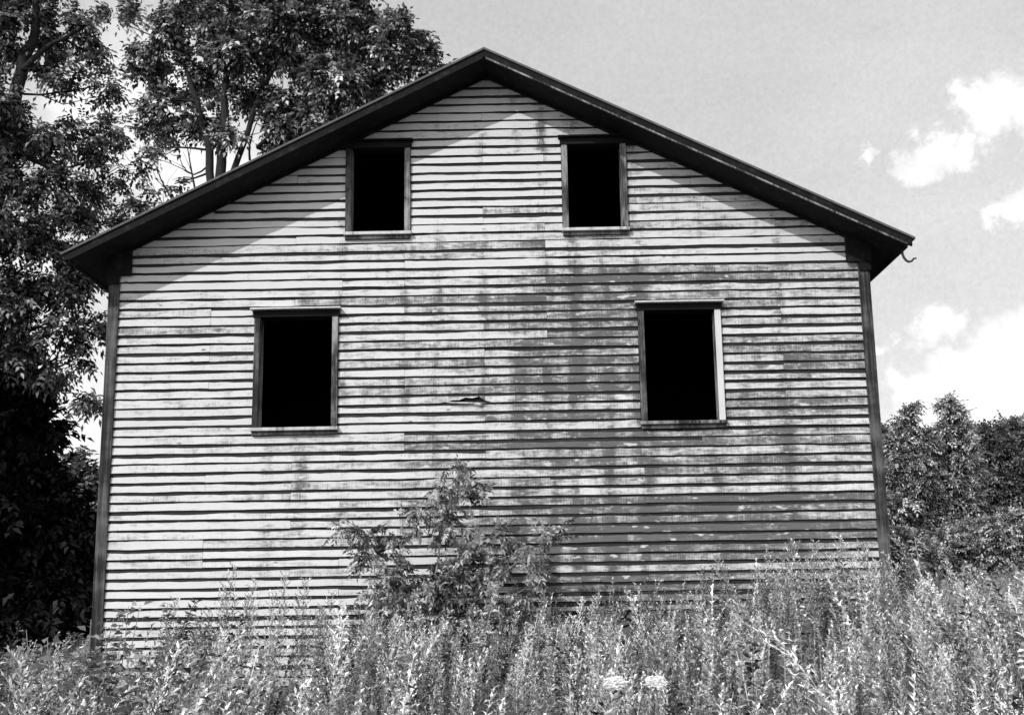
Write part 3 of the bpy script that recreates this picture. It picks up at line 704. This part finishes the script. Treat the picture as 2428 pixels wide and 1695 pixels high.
# main stand of weeds between the camera and the wall
p, ck, cu, cn = field(3600, -8.8, -.12, lambda h: -h*1.25-.3, lambda h: h*1.25+.3)
def kinds(u_, a, b_, c): return np.where(u_ < a, 'rod', np.where(u_ < b_, 'feather', np.where(u_ < c, 'grass', 'leafy')))
u_ = np.clip(cu+.18*rng.normal(size=len(p)), 0, 1)*1.0
kd = kinds(u_, .42, .76, .84)
hs = .60+.10*cn+.10*rng.normal(size=len(p))
hs = np.clip(hs*np.interp(p[:, 0], [-5, -4, -3, -1, 0, 2.4, 3.2, 4.1, 4.6, 6], [.95, 1.05, 1.2, 1.15, 1.0, 1.0, 1.15, 1.15, .55, .42]), .25, 1.1)
tn_ = .17*np.roll(cn, 7)+np.interp(p[:, 0], [-3, 3], [-.05, .10])
thin = (np.abs(p[:, 0]+2.42+.205*p[:, 1]) < .32) & (p[:, 1] > -5)
hs = np.where(thin, hs*.45, hs)
fl_ = (p[:, 1] < -6.95) & (p[:, 0] > .7) & (p[:, 0] < 1.7)                 # the flowers stand at the front of the weeds
hs = np.where(fl_, hs*.45, hs)
keep = ~((np.abs(p[:, 0]+2.42) < .26) & (p[:, 1] > -2.0))          # the thin spot where low boards show through
scatter('weeds', 'dense waist high weeds and grasses filling the ground in front of the house', p[keep], kd[keep], hs[keep], tn_[keep])
# paler growth beyond the right corner
p, ck, cu, cn = field(2100, -3, 9, lambda h: np.maximum(4.45-CAM[0], h*.72), lambda h: h*1.2+.5)
scatter('meadow_weeds', 'lower softer weeds of the open meadow to the right of the house', p, kinds(cu, .25, .5, .7), np.clip(.27+.06*cn+.04*rng.normal(size=len(p)), .2, .7), .08*cn+.08)
p, ck, cu, cn = field(900, .3, 4, lambda h: -h*1.25, lambda h: -4.6-CAM[0]+0*h)
scatter('shaded_weeds', 'weeds in the dark gap left of the house under the trees', p, kinds(cu, .4, .5, .55), np.clip(.45+.1*cn, .25, .8), .06*cn)
# tall stalks that stand out against the clapboards: each its own plant
TALL = [(395, 1345, -1.0, 'feather', 'thin weed stalk alone before the pale boards toward the left corner'),
        (520, 1270, -1.2, 'feather', 'tall feathery weed left of the sapling, its tip well up the pale boards'),
        (575, 1300, -1.0, 'feather', 'feathery weed just right of the tallest one left of the sapling'),
        (640, 1290, -1.3, 'feather', 'feathery weed midway between the left corner and the sapling'),
        (700, 1300, -1.0, 'feather', 'bushy weed stalk in front of the boards below the left lower window'),
        (745, 1330, -.9, 'feather', 'weed stalk leaning against the left side of the sapling'),
        (1255, 1330, -.7, 'rod', 'upright weed close on the right side of the sapling'),
        (1395, 1290, -.8, 'rod', 'narrow upright weed below the left edge of the right lower window'),
        (1450, 1300, -.7, 'rod', 'slim weed spire next to the narrow upright one under the right lower window'),
        (1540, 1300, -.9, 'rod', 'weed spire centred below the right lower window'),
        (1620, 1275, -.8, 'rod', 'weed spire below the white casing of the right lower window'),
        (1720, 1240, -1.0, 'feather', 'curving weed stalk at the left of the tall clump near the right corner'),
        (1780, 1215, -.9, 'feather', 'highest plume of the tall clump near the right corner'),
        (1830, 1215, -1.0, 'feather', 'plume second from the right corner in the tall clump'),
        (1875, 1215, -.9, 'feather', 'slender plume on the right of the tall clump near the corner'),
        (1930, 1260, -1.1, 'feather', 'bushy plume right before the right corner board'),
        (1990, 1290, -1.2, 'feather', 'plume covering the foot of the right corner board')]
for (u, v, Y, kd_, lab) in TALL:
    tip = at(u, v, Y); x0 = tip[0]-.1; gz = float(ground_z(x0, Y)); h = tip[2]-gz
    Ps = []; Ts = []
    for hh, ox in ((1, 0), (.86, -.06), (.78, .07), (.7, .0))[:4 if kd_ == 'feather' else 2]:      # a few stems from one root
        V, T = VAR[kd_][rng.integers(6)]
        a = rng.normal()*.5; ca, sa = math.cos(a), math.sin(a); wx = 1.1*hh
        lx = ox*V[:, 2]
        Ps.append(np.stack([(V[:, 0]*ca-V[:, 1]*sa)*wx+lx+ox*.3, (V[:, 0]*sa+V[:, 1]*ca)*wx, V[:, 2]*h*hh], -1)); Ts.append(np.clip(T+.03, 0, 1))
    o = quads('tall_weed', np.concatenate(Ps), np.concatenate(Ts), M['weed']); o.location = (x0, Y, gz)
    tag(o, lab, 'weed', 'tall weed stalks standing against the front wall')
# broad leaved plants at the lower left
def broadleaf(u, v, Y, lab, n=110):
    top = at(u, v, Y); gz = float(ground_z(top[0], Y)); h = top[2]-gz
    root = empty('broadleaf_plant', (top[0], Y, gz)); tag(root, lab, 'plant', 'broad leaved plants at the lower left')
    b = MB(); L = Leaves(); base = np.array([top[0], Y, gz])
    for k in range(6):
        a = rng.random()*6.28; tip = base+np.array([math.cos(a)*.16+.05, math.sin(a)*.16, h*(.65+.35*rng.random())])
        Pp = branch_path(base, tip, 5, .05); b.tube(Pp, np.linspace(.007, .003, 5), 5)
        m_ = n//4
        s_ = .25+.75*rng.random(m_); pos = np.array([np.interp(q_*4, range(5), Pp[:, i]) for q_ in s_ for i in range(3)]).reshape(-1, 3)
        th = rng.random(m_)*6.28; d = np.stack([np.cos(th), np.sin(th), rng.normal(size=m_)*.3+.1], -1)
        ln = .095*(.6+.6*rng.random(m_))
        nn = np.tile([0, 0, 1.0], (m_, 1))+rng.normal(size=(m_, 3))*.35
        L.kites(pos+d*.04, d, nn, ln, ln*.62, np.clip(rng.normal(.55, .25, m_), 0, 1), .12, .28)
    b.build('stem', M['stem'], root, True, False); L.build('leaves', M['leaf_broad'], root)
broadleaf(265, 1345, -1.5, 'large leaved plant rising before the foot of the left corner board')
broadleaf(205, 1385, -2.2, 'large leaved plant just left of the foot of the left corner board')
broadleaf(60, 1400, -2.4, 'large leaved plant nearest the left edge of the picture')
broadleaf(140, 1430, -3.6, 'large leaved plant low in front between two others at the left')
broadleaf(300, 1440, -3.4, 'large leaved plant in front of the lowest visible boards at left')
# two flat white flower heads low on the right
def flower(u, v, Y, lab):
    c = at(u, v, Y); gz = float(ground_z(c[0], Y)); root = empty('wild_flower', (c[0], Y, gz)); tag(root, lab, 'flower', 'flat white flower heads in the weeds')
    b = MB(); base = np.array([c[0]-.03, Y, gz]); b.tube(branch_path(base, c-np.array([0, 0, .03]), 6, .03), np.linspace(.004, .002, 6), 5)
    L = Leaves()
    for k in range(26):
        a = k*2.4; r_ = .052*math.sqrt(k/26); q_ = c+np.array([math.cos(a)*r_, math.sin(a)*r_, .5*math.sin(a)*r_-.2*r_]); b.tube([c-np.array([0, 0, .035]), q_], [.001, .0008], 3)
        n = 20; th = rng.random(n)*6.28; d = np.stack([np.cos(th), np.sin(th), .4*np.ones(n)], -1)
        L.kites(np.tile(q_, (n, 1))+rng.normal(size=(n, 3))*.004, d, np.tile([0, -.5, 1.0], (n, 1)), .016, .013, .5+.4*rng.random(n), .1, .1)
    b.build('stem', M['stem'], root, True, False); L.build('petals', M['petal'], root)
flower(1380, 1528, -7.3, 'wider flat white flower head low in the weeds, left one of the pair')
flower(1472, 1526, -7.1, 'smaller flat white flower head low in the weeds, right one of the pair')

# far woods closing the view all round behind the field
lv = Leaves(); n = 60000
ang = rng.random(n)*math.pi*1.5-math.pi*.25; rr = 46+10*rng.random(n)
x = np.cos(ang)*rr*1.3; y = np.sin(ang)*rr+6
lump = 1.0+.35*np.sin(ang*23)+.25*np.sin(ang*57+1)+.2*np.sin(ang*11)
z = ground_z(x, y)+(rng.random(n)**1.1)*3.6*lump
P = np.stack([x, y, z], -1); D = unit(n); D[:, 2] -= .2
lv.kites(P, D, unit(n)+np.array([0, 0, .6]), .38*(.6+.8*rng.random(n)), .24, np.clip(rng.normal(.45, .25, n), 0, 1), .15, .2)
tag(lv.build('far_woods', M['leaf_f']), 'low far woods closing the field behind the house', 'woods', None, 'stuff')
